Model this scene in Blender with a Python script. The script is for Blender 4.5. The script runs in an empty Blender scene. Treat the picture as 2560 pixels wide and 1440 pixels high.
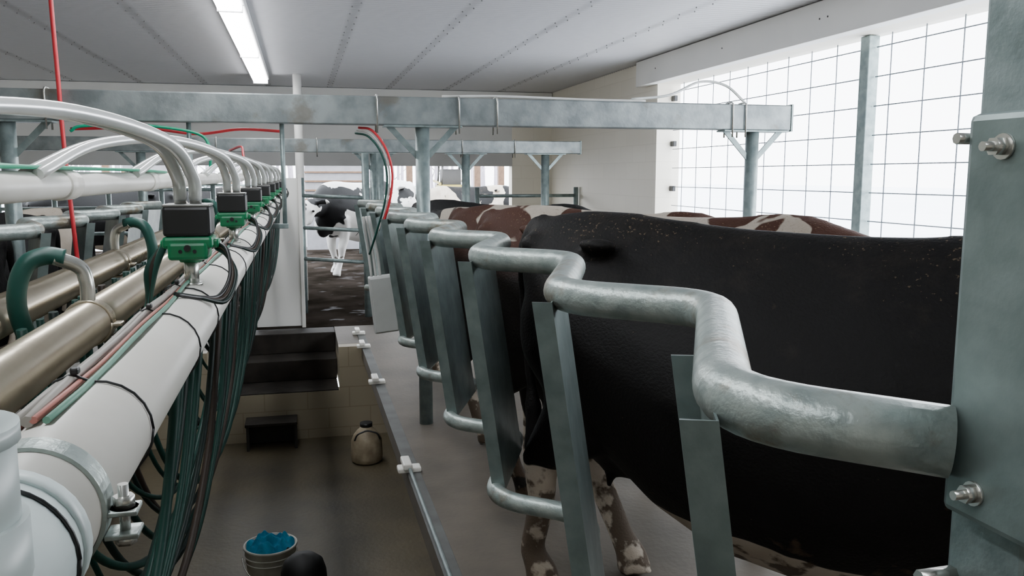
import bpy, bmesh, math, random
from mathutils import Vector, Matrix
random.seed(7)
CZ=1.65
scene=bpy.context.scene
COL=scene.collection

# ------------------------------------------------------------------ materials
def nt(name):
    m=bpy.data.materials.new(name); m.use_nodes=True
    n=m.node_tree.nodes; l=m.node_tree.links
    b=n["Principled BSDF"]
    return m,n,l,b
def mat(name,c,rough=.5,metal=0,c2=None,scale=8,detail=4,bump=0,bscale=None,trans=0,emis=None,estr=0,lo=.35,hi=.65,spec=.5,stain=None):
    m,n,l,b=nt(name)
    b.inputs["Base Color"].default_value=(*c,1); b.inputs["Roughness"].default_value=rough
    b.inputs["Metallic"].default_value=metal
    b.inputs["Specular IOR Level"].default_value=spec
    b.inputs["Transmission Weight"].default_value=trans
    tc=n.new("ShaderNodeTexCoord")
    if c2 is None: c2=tuple(x*.85 for x in c)
    no=n.new("ShaderNodeTexNoise"); no.inputs["Scale"].default_value=scale; no.inputs["Detail"].default_value=detail
    l.new(tc.outputs["Object"],no.inputs["Vector"])
    r=n.new("ShaderNodeValToRGB"); r.color_ramp.elements[0].position=lo; r.color_ramp.elements[1].position=hi
    r.color_ramp.elements[0].color=(*c,1); r.color_ramp.elements[1].color=(*c2,1)
    l.new(no.outputs["Fac"],r.inputs["Fac"]); out=r.outputs["Color"]
    if stain:
        ns=n.new("ShaderNodeTexNoise"); ns.inputs["Scale"].default_value=stain[1]; ns.inputs["Detail"].default_value=7; ns.inputs["Roughness"].default_value=.65
        l.new(tc.outputs["Object"],ns.inputs["Vector"])
        rr=n.new("ShaderNodeMapRange"); rr.inputs[1].default_value=stain[2]; rr.inputs[2].default_value=stain[2]+.1; rr.inputs[4].default_value=stain[3]
        l.new(ns.outputs["Fac"],rr.inputs[0])
        mxn=n.new("ShaderNodeMixRGB"); mxn.inputs[2].default_value=(*stain[0],1); l.new(rr.outputs[0],mxn.inputs[0]); l.new(out,mxn.inputs[1]); out=mxn.outputs[0]
    l.new(out,b.inputs["Base Color"])
    if bump:
        n2=n.new("ShaderNodeTexNoise"); n2.inputs["Scale"].default_value=bscale or scale*3; n2.inputs["Detail"].default_value=5
        l.new(tc.outputs["Object"],n2.inputs["Vector"])
        bp=n.new("ShaderNodeBump"); bp.inputs["Strength"].default_value=bump; bp.inputs["Distance"].default_value=.01
        l.new(n2.outputs["Fac"],bp.inputs["Height"]); l.new(bp.outputs["Normal"],b.inputs["Normal"])
    if emis:
        b.inputs["Emission Color"].default_value=(*emis,1); b.inputs["Emission Strength"].default_value=estr
    return m
GALV=mat("galvanised_steel",(.28,.345,.34),.4,.5,(.18,.23,.23),16,7,.15,60,stain=((.13,.115,.085),4,.6,.5))
GALVD=mat("galvanised_sheet",(.25,.31,.30),.38,.5,(.155,.20,.195),10,8,.12,40,stain=((.12,.10,.07),3.5,.6,.55))
GALVR=mat("galvanised_tube",(.44,.50,.47),.37,.5,(.29,.345,.33),22,9,.22,70,stain=((.20,.15,.085),4.5,.535,.8),lo=.38,hi=.65)
GALVB=mat("galvanised_beam",(.29,.325,.325),.42,.45,(.17,.195,.20),8,8,.12,50,stain=((.15,.125,.09),3,.57,.6))
CURB=mat("curb_steel",(.12,.125,.12),.65,.1,(.08,.08,.075),6,6)
PVC=mat("white_pvc",(.86,.85,.80),.3,0,(.77,.75,.69),5)
PVCB=mat("grey_pvc",(.62,.70,.69),.35,0,(.56,.64,.63),5)
STEEL=mat("stainless_steel",(.64,.57,.45),.26,.72,(.52,.46,.36),5,6,.03,80)
CHROME=mat("bright_steel",(.62,.62,.58),.25,.85)
BLACK=mat("black_plastic",(.014,.015,.016),.42)
GREENP=mat("green_plastic",(.0,.22,.085),.4,0,(.0,.16,.06),8)
GREENH=mat("green_hose_rubber",(.010,.085,.066),.42,0,(.008,.06,.046),10)
DGREEN=mat("dark_green_hose_rubber",(.005,.040,.030),.45,spec=.3)
DBLACK=mat("black_hose_rubber",(.006,.018,.015),.45,spec=.3)
BROWNH=mat("brown_hose_rubber",(.03,.020,.014),.5,spec=.3)
RED=mat("red_hose",(.66,.03,.045),.4)
REDF=mat("faded_red_cable",(.42,.16,.13),.5)
GRNF=mat("faded_green_cable",(.12,.27,.20),.5)
GRN2=mat("bright_green_hose",(.0,.32,.17),.4)
WHT=mat("white_hose",(.75,.75,.72),.35)
GREYC=mat("grey_cable",(.30,.28,.25),.5)
GREYT=mat("grey_cap_plate",(.30,.30,.29),.35,.4)
CLEAR=mat("clear_hose",(.80,.82,.79),.22,0,(.68,.71,.68),10,trans=.38)
CONC=mat("brown_concrete",(.115,.093,.054),.5,0,(.066,.054,.033),1.6,8,.25,30)
CONCG=mat("deck_concrete",(.135,.115,.092),.6,0,(.088,.076,.062),2.2,8,.2,40,spec=.35)
SNOW=mat("snow",(.88,.90,.94),.8,0,(.84,.86,.91),.3)
WHITEP=mat("white_panel",(.74,.74,.72),.45,0,(.66,.66,.64),1.5)
WHITEB=mat("white_board",(.88,.87,.83),.5,0,(.80,.79,.76),1)
BOXG=mat("light_grey_plastic",(.56,.57,.55),.45,0,(.48,.49,.47),4)
GREYP=mat("grey_panel",(.50,.50,.49),.5,0,(.43,.43,.42),1)
WOOD=mat("weathered_wood",(.19,.11,.065),.7,0,(.13,.075,.045),12)
JUGM=mat("beige_plastic",(.42,.35,.24),.45,0,(.26,.21,.14),12)
BLUEC=mat("blue_cloth",(.02,.30,.48),.85,0,(.01,.20,.36),14,bump=.5)
BUCK=mat("bucket_plastic",(.66,.66,.58),.45,0,(.48,.46,.4),10)
YEL=mat("yellow_paint",(.22,.17,.03),.5)
DARKM=mat("dark_metal",(.03,.028,.025),.5)
DIRTY=mat("dark_stair_mat",(.018,.015,.013),.65,0,(.034,.029,.024),5,8,.3,spec=.2)
TUBE=mat("lit_fluorescent_lens",(1,1,1),.4,emis=(.95,.97,1.0),estr=22)
HOUS=mat("lamp_housing_white",(.8,.8,.8),.4)
PINK=mat("dark_rubber",(.01,.01,.01),.6)
def mud_mat():
    m,n,l,b=nt("wet_manure_floor"); out=n["Material Output"]
    tc=n.new("ShaderNodeTexCoord")
    a=n.new("ShaderNodeTexNoise"); a.inputs["Scale"].default_value=2.2; a.inputs["Detail"].default_value=8; l.new(tc.outputs["Object"],a.inputs["Vector"])
    r=n.new("ShaderNodeValToRGB"); r.color_ramp.elements[0].position=.38; r.color_ramp.elements[1].position=.68
    r.color_ramp.elements[0].color=(.012,.010,.008,1); r.color_ramp.elements[1].color=(.032,.026,.022,1); l.new(a.outputs["Fac"],r.inputs[0])
    d=n.new("ShaderNodeBsdfDiffuse"); l.new(r.outputs[0],d.inputs[0])
    g=n.new("ShaderNodeBsdfGlossy"); g.inputs["Roughness"].default_value=.3; g.inputs["Color"].default_value=(.5,.5,.52,1)
    p=n.new("ShaderNodeTexNoise"); p.inputs["Scale"].default_value=3.5; p.inputs["Detail"].default_value=5; l.new(tc.outputs["Object"],p.inputs["Vector"])
    q=n.new("ShaderNodeMapRange"); q.inputs[1].default_value=.60; q.inputs[2].default_value=.70; q.inputs[4].default_value=.15; l.new(p.outputs["Fac"],q.inputs[0])
    bp=n.new("ShaderNodeBump"); bp.inputs["Strength"].default_value=.6; bp.inputs["Distance"].default_value=.03; l.new(a.outputs["Fac"],bp.inputs["Height"])
    l.new(bp.outputs[0],d.inputs["Normal"]); l.new(bp.outputs[0],g.inputs["Normal"])
    x=n.new("ShaderNodeMixShader"); l.new(q.outputs[0],x.inputs[0]); l.new(d.outputs[0],x.inputs[1]); l.new(g.outputs[0],x.inputs[2]); l.new(x.outputs[0],out.inputs[0])
    return m
MUD=mud_mat()

def block_mat(name,c,mortar,axis):
    m,n,l,b=nt(name)
    tc=n.new("ShaderNodeTexCoord"); sp=n.new("ShaderNodeSeparateXYZ"); cb=n.new("ShaderNodeCombineXYZ")
    l.new(tc.outputs["Object"],sp.inputs[0]); l.new(sp.outputs[axis],cb.inputs["X"]); l.new(sp.outputs["Z"],cb.inputs["Y"])
    br=n.new("ShaderNodeTexBrick"); br.inputs["Scale"].default_value=1
    br.inputs["Brick Width"].default_value=.40; br.inputs["Row Height"].default_value=.20; br.inputs["Mortar Size"].default_value=.005
    br.inputs["Color1"].default_value=(*c,1); br.inputs["Color2"].default_value=(*[x*.97 for x in c],1); br.inputs["Mortar"].default_value=(*mortar,1)
    l.new(cb.outputs[0],br.inputs["Vector"]); l.new(br.outputs["Color"],b.inputs["Base Color"])
    bp=n.new("ShaderNodeBump"); bp.inputs["Strength"].default_value=.35; bp.inputs["Distance"].default_value=.008; bp.invert=True
    l.new(br.outputs["Fac"],bp.inputs["Height"]); l.new(bp.outputs["Normal"],b.inputs["Normal"])
    b.inputs["Roughness"].default_value=.5
    return m
BLK_Y=block_mat("white_block_wall_side",(.86,.81,.70),(.79,.74,.63),"Y")
BLK_X=block_mat("white_block_wall_end",(.86,.81,.70),(.79,.74,.63),"X")
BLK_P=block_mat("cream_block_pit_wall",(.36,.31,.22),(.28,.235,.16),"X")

def ceil_mat():
    m,n,l,b=nt("corrugated_white_ceiling")
    tc=n.new("ShaderNodeTexCoord"); sp=n.new("ShaderNodeSeparateXYZ"); l.new(tc.outputs["Object"],sp.inputs[0])
    no=n.new("ShaderNodeTexNoise"); no.inputs["Scale"].default_value=1.3; no.inputs["Detail"].default_value=3
    l.new(tc.outputs["Object"],no.inputs["Vector"])
    def mth(op,a,bv):
        x=n.new("ShaderNodeMath"); x.operation=op
        for i,v in enumerate((a,bv)):
            if v is None: continue
            if hasattr(v,"links"): l.new(v,x.inputs[i])
            else: x.inputs[i].default_value=v
        return x.outputs[0]
    xx=mth("SUBTRACT",sp.outputs["X"],.46-.86*10)
    fr=mth("MODULO",xx,.86)
    d1=mth("SUBTRACT",.86,fr); d=mth("MINIMUM",fr,d1)
    mr=n.new("ShaderNodeMapRange"); mr.inputs[1].default_value=.015; mr.inputs[2].default_value=.06; mr.inputs[3].default_value=1; mr.inputs[4].default_value=0
    l.new(d,mr.inputs[0])
    st=mth("MULTIPLY",mr.outputs[0],mth("MULTIPLY",no.outputs["Fac"],.75))
    gy=mth("MULTIPLY",sp.outputs["Y"],2*math.pi/.076); gs=mth("SINE",gy,None); gg=mth("GREATER_THAN",gs,.6); g2=mth("MULTIPLY",gg,.26)
    tot=mth("ADD",st,g2)
    mx=n.new("ShaderNodeMixRGB"); mx.inputs[1].default_value=(.63,.63,.65,1); mx.inputs[2].default_value=(.24,.24,.25,1)
    l.new(tot,mx.inputs[0]); l.new(mx.outputs[0],b.inputs["Base Color"])
    b.inputs["Roughness"].default_value=.35
    return m
CEIL=ceil_mat()

def cow_mat(name,dark,light,thr,seed,scale=1.5,flecks=True,mud=.52,top=0,grime=.6,front=0,lz=(.60,.38),under=False,mz=(.55,.24)):
    m,n,l,b=nt(name)
    tc=n.new("ShaderNodeTexCoord"); mp=n.new("ShaderNodeMapping"); mp.inputs["Location"].default_value=(seed*3.1,seed*1.7,seed*.9)
    mp.inputs["Scale"].default_value=(1,.7,.8)
    l.new(tc.outputs["Object"],mp.inputs[0]); sp=n.new("ShaderNodeSeparateXYZ"); l.new(tc.outputs["Object"],sp.inputs[0])
    no=n.new("ShaderNodeTexNoise"); no.inputs["Scale"].default_value=scale; no.inputs["Detail"].default_value=3; no.inputs["Roughness"].default_value=.5; no.inputs["Distortion"].default_value=.5
    l.new(mp.outputs[0],no.inputs["Vector"])
    def mr(src,a,bb,c,d):
        x=n.new("ShaderNodeMapRange"); l.new(src,x.inputs[0]); 
        for i,v in zip((1,2,3,4),(a,bb,c,d)): x.inputs[i].default_value=v
        return x.outputs[0]
    def mth(op,a,bv):
        x=n.new("ShaderNodeMath"); x.operation=op
        for i,v in enumerate((a,bv)):
            if hasattr(v,"links"): l.new(v,x.inputs[i])
            else: x.inputs[i].default_value=v
        return x.outputs[0]
    leg=mr(sp.outputs["Z"],lz[0],lz[1],0,.5)
    v=mth("ADD",no.outputs["Fac"],leg)
    if top: v=mth("ADD",v,mr(sp.outputs["Z"],1.14,1.28,-top,0))  # shaded sides put into the coat colour: fewer light patches below the back
    if front: v=mth("ADD",v,mth("MULTIPLY",mr(sp.outputs["X"],1.0,1.4,0,-front),mr(sp.outputs["Z"],.8,1.0,0,1)))
    f=mr(v,thr,thr+.012,0,1)
    mx=n.new("ShaderNodeMixRGB"); mx.inputs[1].default_value=(*dark,1); mx.inputs[2].default_value=(*light,1); l.new(f,mx.inputs[0])
    if under:  # shade on the lower body painted in: dark coat turns near black
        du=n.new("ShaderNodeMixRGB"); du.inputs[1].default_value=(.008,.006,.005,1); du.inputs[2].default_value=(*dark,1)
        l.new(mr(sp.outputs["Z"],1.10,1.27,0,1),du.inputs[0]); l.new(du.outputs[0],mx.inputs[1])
    n0=n.new("ShaderNodeTexNoise"); n0.inputs["Scale"].default_value=5; n0.inputs["Detail"].default_value=6; l.new(tc.outputs["Object"],n0.inputs["Vector"])
    g0=mr(n0.outputs["Fac"],.4,.7,0,grime)
    m0=n.new("ShaderNodeMixRGB"); m0.blend_type='MULTIPLY'; m0.inputs[2].default_value=(.5,.42,.34,1); l.new(g0,m0.inputs[0]); l.new(mx.outputs[0],m0.inputs[1])
    n2=n.new("ShaderNodeTexNoise"); n2.inputs["Scale"].default_value=13; n2.inputs["Detail"].default_value=6; l.new(tc.outputs["Object"],n2.inputs["Vector"])
    z2=mr(sp.outputs["Z"],mz[0],mz[1],-.25,.08)
    g=mth("ADD",n2.outputs["Fac"],z2); g2=mr(g,mud,mud+.08,0,.9)
    m2=n.new("ShaderNodeMixRGB"); m2.inputs[2].default_value=(.06,.040,.025,1); l.new(g2,m2.inputs[0]); l.new(m0.outputs[0],m2.inputs[1])
    out=m2.outputs[0]
    if flecks:
        # dust haze along the back plus straw flecks
        n6=n.new("ShaderNodeTexNoise"); n6.inputs["Scale"].default_value=7; n6.inputs["Detail"].default_value=9; n6.inputs["Roughness"].default_value=.75; l.new(tc.outputs["Object"],n6.inputs["Vector"])
        q6=mr(mth("ADD",n6.outputs["Fac"],mr(sp.outputs["Z"],.9,1.42,-.2,0)),.45,.75,0,.16)
        m6=n.new("ShaderNodeMixRGB"); m6.inputs[2].default_value=(.10,.075,.055,1); l.new(q6,m6.inputs[0]); l.new(out,m6.inputs[1]); out=m6.outputs[0]
        n3=n.new("ShaderNodeTexNoise"); n3.inputs["Scale"].default_value=85; n3.inputs["Detail"].default_value=3; l.new(tc.outputs["Object"],n3.inputs["Vector"])
        n4=n.new("ShaderNodeTexNoise"); n4.inputs["Scale"].default_value=4; l.new(tc.outputs["Object"],n4.inputs["Vector"])
        q=mth("ADD",n3.outputs["Fac"],mth("MULTIPLY",n4.outputs["Fac"],.25))
        z3=mr(sp.outputs["Z"],1.10,1.42,-.12,0)
        q=mth("ADD",q,z3); q2=mr(q,.77,.84,0,.5)
        m3=n.new("ShaderNodeMixRGB"); m3.inputs[2].default_value=(.24,.18,.11,1); l.new(q2,m3.inputs[0]); l.new(out,m3.inputs[1]); out=m3.outputs[0]
    l.new(out,b.inputs["Base Color"]); b.inputs["Roughness"].default_value=.62; b.inputs["Specular IOR Level"].default_value=.2
    bp=n.new("ShaderNodeBump"); bp.inputs["Strength"].default_value=.35; bp.inputs["Distance"].default_value=.007
    n5=n.new("ShaderNodeTexNoise"); n5.inputs["Scale"].default_value=110; l.new(tc.outputs["Object"],n5.inputs["Vector"])
    l.new(n5.outputs["Fac"],bp.inputs["Height"]); l.new(bp.outputs["Normal"],b.inputs["Normal"])
    return m

# ------------------------------------------------------------------ mesh helpers
class MB:
    def __init__(s): s.v=[]; s.f=[]; s.sm=[]
    def add(s,v,f,smooth=False):
        o=len(s.v); s.v+= [Vector(p) for p in v]; s.f+=[tuple(i+o for i in q) for q in f]; s.sm+=[smooth]*len(f); return s
    def box(s,x0,x1,y0,y1,z0,z1,bev=0):
        if bev:
            bm=bmesh.new(); bmesh.ops.create_cube(bm,size=1)
            for v in bm.verts: v.co=Vector((x0+(v.co.x+.5)*(x1-x0),y0+(v.co.y+.5)*(y1-y0),z0+(v.co.z+.5)*(z1-z0)))
            bmesh.ops.bevel(bm,geom=bm.edges[:],offset=bev,segments=2,affect='EDGES',profile=.5)
            bm.verts.index_update()
            s.add([v.co.copy() for v in bm.verts],[tuple(v.index for v in f.verts) for f in bm.faces]); bm.free(); return s
        v=[(x,y,z) for z in(z0,z1) for y in(y0,y1) for x in(x0,x1)]
        return s.add(v,[(0,2,3,1),(4,5,7,6),(0,1,5,4),(2,6,7,3),(0,4,6,2),(1,3,7,5)])
    def tube(s,pts,r,seg=12,caps=True,rw=None):
        pts=[Vector(p) for p in pts]; n=len(pts)
        R=r if isinstance(r,(list,tuple)) else [r]*n
        W=rw if rw else R
        t0=(pts[1]-pts[0]).normalized()
        up=Vector((0,0,1)) if abs(t0.z)<.9 else Vector((0,1,0))
        side=t0.cross(up).normalized(); nn=side.cross(t0).normalized()
        V=[];prev=t0
        for i,p in enumerate(pts):
            if i==0: t=t0
            elif i==n-1: t=(pts[i]-pts[i-1]).normalized()
            else: t=((pts[i+1]-pts[i]).normalized()+(pts[i]-pts[i-1]).normalized()).normalized()
            q=prev.rotation_difference(t); side=q@side; nn=q@nn; prev=t
            for k in range(seg):
                a=2*math.pi*k/seg; V.append(p+side*math.cos(a)*W[i]+nn*math.sin(a)*R[i])
        F=[]
        for i in range(n-1):
            for k in range(seg):
                a=i*seg+k; b=i*seg+(k+1)%seg; F.append((a,b,b+seg,a+seg))
        s.add(V,F,True)
        if caps:
            o=len(s.v)-len(V)
            s.f.append(tuple(o+k for k in range(seg))[::-1]); s.sm.append(False)
            s.f.append(tuple(o+(n-1)*seg+k for k in range(seg))); s.sm.append(False)
        return s
    def cyl(s,p0,p1,r,seg=16,r2=None): return s.tube([p0,p1],[r,r if r2 is None else r2],seg)
    def ball(s,c,r,seg=12,sc=(1,1,1)):
        V=[];F=[];rings=seg//2
        V.append(Vector(c)+Vector((0,0,r*sc[2])))
        for i in range(1,rings):
            th=math.pi*i/rings
            for k in range(seg):
                a=2*math.pi*k/seg; V.append(Vector(c)+Vector((r*math.sin(th)*math.cos(a)*sc[0],r*math.sin(th)*math.sin(a)*sc[1],r*math.cos(th)*sc[2])))
        V.append(Vector(c)-Vector((0,0,r*sc[2])))
        for k in range(seg): F.append((0,1+k,1+(k+1)%seg))
        for i in range(rings-2):
            for k in range(seg):
                a=1+i*seg+k;b=1+i*seg+(k+1)%seg; F.append((a,a+seg,b+seg,b))
        L=len(V)-1;o=1+(rings-2)*seg
        for k in range(seg): F.append((L,o+(k+1)%seg,o+k))
        return s.add(V,F,True)
    def ring(s,c,axis,R,r,seg=24,rs=6,a0=0,a1=2*math.pi):
        axis=Vector(axis).normalized(); up=Vector((0,0,1)) if abs(axis.z)<.9 else Vector((1,0,0))
        e1=axis.cross(up).normalized(); e2=axis.cross(e1)
        pts=[Vector(c)+(e1*math.cos(a0+(a1-a0)*k/seg)+e2*math.sin(a0+(a1-a0)*k/seg))*R for k in range(seg+1)]
        return s.tube(pts,r,rs)
    def lathe(s,c,prof,seg=24):
        V=[];F=[]
        for (r,z) in prof:
            for k in range(seg):
                a=2*math.pi*k/seg; V.append((c[0]+r*math.cos(a),c[1]+r*math.sin(a),c[2]+z))
        for i in range(len(prof)-1):
            for k in range(seg):
                a=i*seg+k;b=i*seg+(k+1)%seg; F.append((a,b,b+seg,a+seg))
        return s.add(V,F,True)
    def obj(s,name,m,label=None,cat=None,parent=None,kind=None,group=None,origin=None):
        me=bpy.data.meshes.new(name)
        if origin is None:
            xs=[v.x for v in s.v];ys=[v.y for v in s.v];zs=[v.z for v in s.v]
            origin=Vector(((min(xs)+max(xs))/2,(min(ys)+max(ys))/2,min(zs)))
        origin=Vector(origin)
        me.from_pydata([v-origin for v in s.v],[],s.f)
        me.polygons.foreach_set("use_smooth",s.sm)
        me.materials.append(m); me.update()
        o=bpy.data.objects.new(name,me); COL.objects.link(o)
        setp(o,origin,label,cat,parent,kind,group)
        return o
WORLD={}
def setp(o,origin,label=None,cat=None,parent=None,kind=None,group=None):
    origin=Vector(origin); WORLD[o.name]=origin
    if parent is not None:
        o.parent=parent; o.location=origin-WORLD[parent.name]
    else: o.location=origin
    if label: o["label"]=label
    if cat and parent is None: o["category"]=cat
    if kind: o["kind"]=kind
    if group: o["group"]=group
def empty(name,loc,label,cat,group=None,parent=None):
    o=bpy.data.objects.new(name,None); o.empty_display_size=.1; COL.objects.link(o)
    setp(o,loc,label,cat,parent,None,group); return o
def copy_thing(root,delta,label=None):
    def rec(o,p):
        c=o.copy(); COL.objects.link(c)
        if p is None:
            c.location=o.location+Vector(delta)
        else: c.parent=p
        for ch in list(o.children): rec(ch,c)
        return c
    c=rec(root,None); WORLD[c.name]=c.location.copy()
    if label: c["label"]=label
    return c
def crom(P,n=6):
    P=[Vector(p) for p in P]; Q=[P[0]*2-P[1]]+P+[P[-1]*2-P[-2]]; out=[]
    for i in range(1,len(Q)-2):
        for k in range(n):
            t=k/n; a,b,c,d=Q[i-1],Q[i],Q[i+1],Q[i+2]
            out.append(.5*((2*b)+(c-a)*t+(2*a-5*b+4*c-d)*t*t+(3*b-a-3*c+d)*t**3))
    out.append(P[-1]); return out
def fillet(P,r,n=6):
    P=[Vector(p) for p in P]; out=[P[0]]
    for i in range(1,len(P)-1):
        a=(P[i-1]-P[i]); b=(P[i+1]-P[i]); d=min(r,a.length*.48,b.length*.48)
        s=P[i]+a.normalized()*d; e=P[i]+b.normalized()*d
        for k in range(n+1):
            t=k/n; out.append(s*(1-t)**2+P[i]*2*t*(1-t)+e*t*t)
    out.append(P[-1]); return out
def H(h): return CZ+h

# ------------------------------------------------------------------ room shell
XR=3.9; XL=-4.7; YF=13.0; YB=-3.0; ZC=2.94; ZS=1.06
S="structure"
mb=MB(); V=[];F=[];N=int((YF-YB)/.076*6)
for i in range(N+1):
    y=YB+(YF-YB)*i/N; z=ZC+.007*math.sin(2*math.pi*y/.076)
    V+=[(XL,y,z),(XR+.3,y,z)]
for i in range(N): F.append((2*i,2*i+2,2*i+3,2*i+1))
mb.add(V,F,True); mb.obj("ceiling",CEIL,"white corrugated metal ceiling with screw seams",None,None,S,origin=(0,0,0))
MB().box(XL,XR+.3,YB,YF,ZC+.03,ZC+.1).obj("ceiling",WHITEP,"roof deck over the corrugated ceiling",None,None,S)
mb=MB()
for k in range(-5,5):
    x=.46+.86*k
    if not XL<x<XR-.05: continue
    y=1.0
    while y<12.9:
        mb.ball((x+.03*(-1)**int(y*7),y,ZC-.008),.0065,6); y+=.152
mb.obj("ceiling_screw",mat("screw_grey",(.28,.28,.28),.4,.4),"rows of small grey screws along the ceiling seams","screws",None,"stuff")
MB().box(.53,XR+.3,YB,9.3,-.12,0).obj("floor",CONCG,"brown-grey concrete cow platform",None,None,S)
MB().box(XL,-1.23,YB,9.3,-.12,0).obj("floor",CONCG,"brown-grey concrete cow platform",None,None,S)
MB().box(-1.23,.53,YB,.3,-.12,0).obj("floor",CONCG,"concrete end deck above the pit",None,None,S)
MB().box(-1.6,.9,.2,8.3,-1.0,-.89).obj("floor",CONC,"brown concrete pit floor",None,None,S)
MB().box(XL-6,XR+8,9.3,20,-.15,0).obj("floor",MUD,"dark wet manure-covered holding area floor",None,None,S)
MB().box(-60,80,20,140,-.15,0).obj("snowy_ground",SNOW,"snow-covered yard outside the barn","snow",None,"stuff")
MB().box(XR+.3,80,-30,20,-.3,-.02).obj("snowy_ground",SNOW,"snow-covered yard beside the barn wall","snow",None,"stuff")
MB().box(.77,.87,.2,8.3,-.89,-.12).obj("wall_pit_right",CONC,"concrete pit side wall under the platform",None,None,S)
MB().box(-1.57,-1.47,.2,8.3,-.89,-.12).obj("wall_pit_left",CONC,"concrete pit side wall under the platform",None,None,S)
MB().box(-1.47,.77,.2,.3,-.89,-.12).obj("wall_pit_near",CONC,"concrete pit end wall",None,None,S)
for b_ in((-1.47,-.9,-.001),(.31,.529,-.001),(.529,.77,-.12),(-.9,.31,-.43)):
    MB().box(b_[0],b_[1],8.16,8.3,-.89,b_[2]).obj("wall_pit_far",BLK_P,"cream painted block wall at the end of the pit",None,None,S,origin=(0,0,0))
MB().box(-1.23,-.9,8.3,9.3,-.12,0).obj("floor",CONCG,"concrete landing beside the pit stairs",None,None,S)
MB().box(.31,.53,8.3,9.3,-.12,0).obj("floor",CONCG,"concrete landing beside the pit stairs",None,None,S)
mb=MB().box(.31,.36,8.3,9.3,-.43,-.12).box(-.95,-.9,8.3,9.3,-.43,-.12)
mb.obj("wall_stair_side",BLK_P,"side walls of the recessed pit stairs",None,None,S)
st=empty("concrete_stairs",(-.3,8.7,-.43),"dark rubber-covered concrete stairs climbing out of the pit","stairs")
MB().box(-.89,.30,8.165,9.28,-.428,-.42,.002).obj("tread",DIRTY,None,None,st)
MB().box(-.895,.305,8.62,9.28,-.42,-.21,.008).obj("tread",DIRTY,None,None,st)
MB().box(-.895,.305,8.98,9.29,-.21,0,.008).obj("tread",DIRTY,None,None,st)
so=empty("step_stool",(-.33,7.95,-.89),"dark metal step stool against the pit end wall","step")
MB().box(-.57,-.1,7.86,8.12,-.66,-.63,.006).obj("step_top",DIRTY,None,None,so)
for x in(-.56,-.13):
    MB().box(x,x+.025,7.88,8.11,-.89,-.66).obj("leg",DARKM,None,None,so)
MB().box(-.535,-.13,8.09,8.12,-.88,-.67).obj("back_plate",DARKM,None,None,so)
MB().box(XL,3.25,YF,YF+.2,2.12,ZC+.05).obj("wall_far",WHITEP,"white panel wall above the open far end",None,None,S,origin=(0,0,0))
MB().box(3.25,XR+.3,YF,YF+.2,0,ZC+.05).obj("wall_far",BLK_X,"white block wall beside the far opening",None,None,S,origin=(0,0,0))
MB().box(XL,3.25,YF-.02,YF+.16,1.79,2.12).obj("trim_1",GREYP,"grey rolled-up door curtain along the far opening",None,None,S)
MB().box(XL,XR-.01,YF-.05,YF,ZC-.14,ZC-.01,.005).obj("trim_2",WHITEB,"white trim board under the far ceiling edge",None,None,S)
for b_ in((8.9,YF,0,ZC),(YB,8.9,0,ZS),(YB,8.9,2.66,ZC),(YB,.8,ZS,2.66)):
    MB().box(XR,XR+.28,*b_).obj("wall_right",BLK_Y,"white painted block wall with long window opening",None,None,S,origin=(0,0,0))
MB().box(XR-.12,XR-.001,.5,9.25,2.655,ZC-.01,.006).obj("trim_3",WHITEB,"white header board above the long opening",None,None,S)
MB().box(XR-.01,XR+.29,.8,8.9,ZS,ZS+.025,.004).obj("trim_4",WHITEB,"white sill of the long opening",None,None,S)
mb=MB()
for y in(2.2,3.0,4.1,4.2,5.6,5.7,7.2,8.7): mb.cyl((XR-.123,y,2.80),(XR-.118,y,2.80),.007,10)
mb.obj("trim_5",DARKM,"dark screw heads on the header board",None,None,S)
MB().box(XL-.2,XL,YB,YF,0,ZC).obj("wall_left",BLK_Y,"white painted block wall",None,None,S)
MB().box(XL,XR+.3,YB-.2,YB,0,ZC).obj("wall_back",BLK_X,"white painted block wall",None,None,S)

WIRE=mat("wire_grey",(.24,.27,.31),.6,.1)
def wire_panel(y0,y1):
    mb=MB(); x=4.09
    z=ZS+.04
    while z<2.66: mb.tube([(x,y0,z),(x,y1,z)],.0047,6); z+=.21
    y=y0+.02
    while y<y1: mb.tube([(x+.007,y,ZS+.03),(x+.007,y,2.655)],.0047,6); y+=.34
    return mb.obj("wire_mesh_panel",WIRE,"galvanised welded wire mesh covering the opening","wire mesh",group="wire mesh panels in the opening")
wire_panel(5.56,8.88); wire_panel(.85,5.44)
MB().box(4.03,4.12,5.45,5.55,ZS+.025,2.655,.006).obj("window_post",GALV,"galvanised square post in the wall opening","post")
for z in(2.50,2.0,1.5):
    MB().box(4.07,4.11,8.82,8.9,z-.03,z+.03,.004).obj("mesh_bracket",BLACK,"small black bracket holding the wire mesh","bracket",group="black mesh brackets")

# ------------------------------------------------------------------ lights
def fixture(y0):
    e=empty("fluorescent_fixture",(-.45,y0+1.2,ZC),"long white fluorescent ceiling lamp, lit","ceiling lamp",group="row of ceiling lamps")
    MB().box(-.555,-.345,y0,y0+2.44,ZC-.08,ZC-.008,.01).obj("housing",HOUS,None,None,e)
    MB().box(-.535,-.365,y0+.008,y0+2.432,ZC-.125,ZC-.08,.015).obj("lens",TUBE,None,None,e)
    for yy in(y0,y0+2.436): MB().box(-.54,-.36,yy-.001,yy+.007,ZC-.13,ZC-.05,.002).obj("end_cap",HOUS,None,None,e)
    return e
for y0 in(9.0,6.55,4.1,1.65,-.8): fixture(y0)

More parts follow.
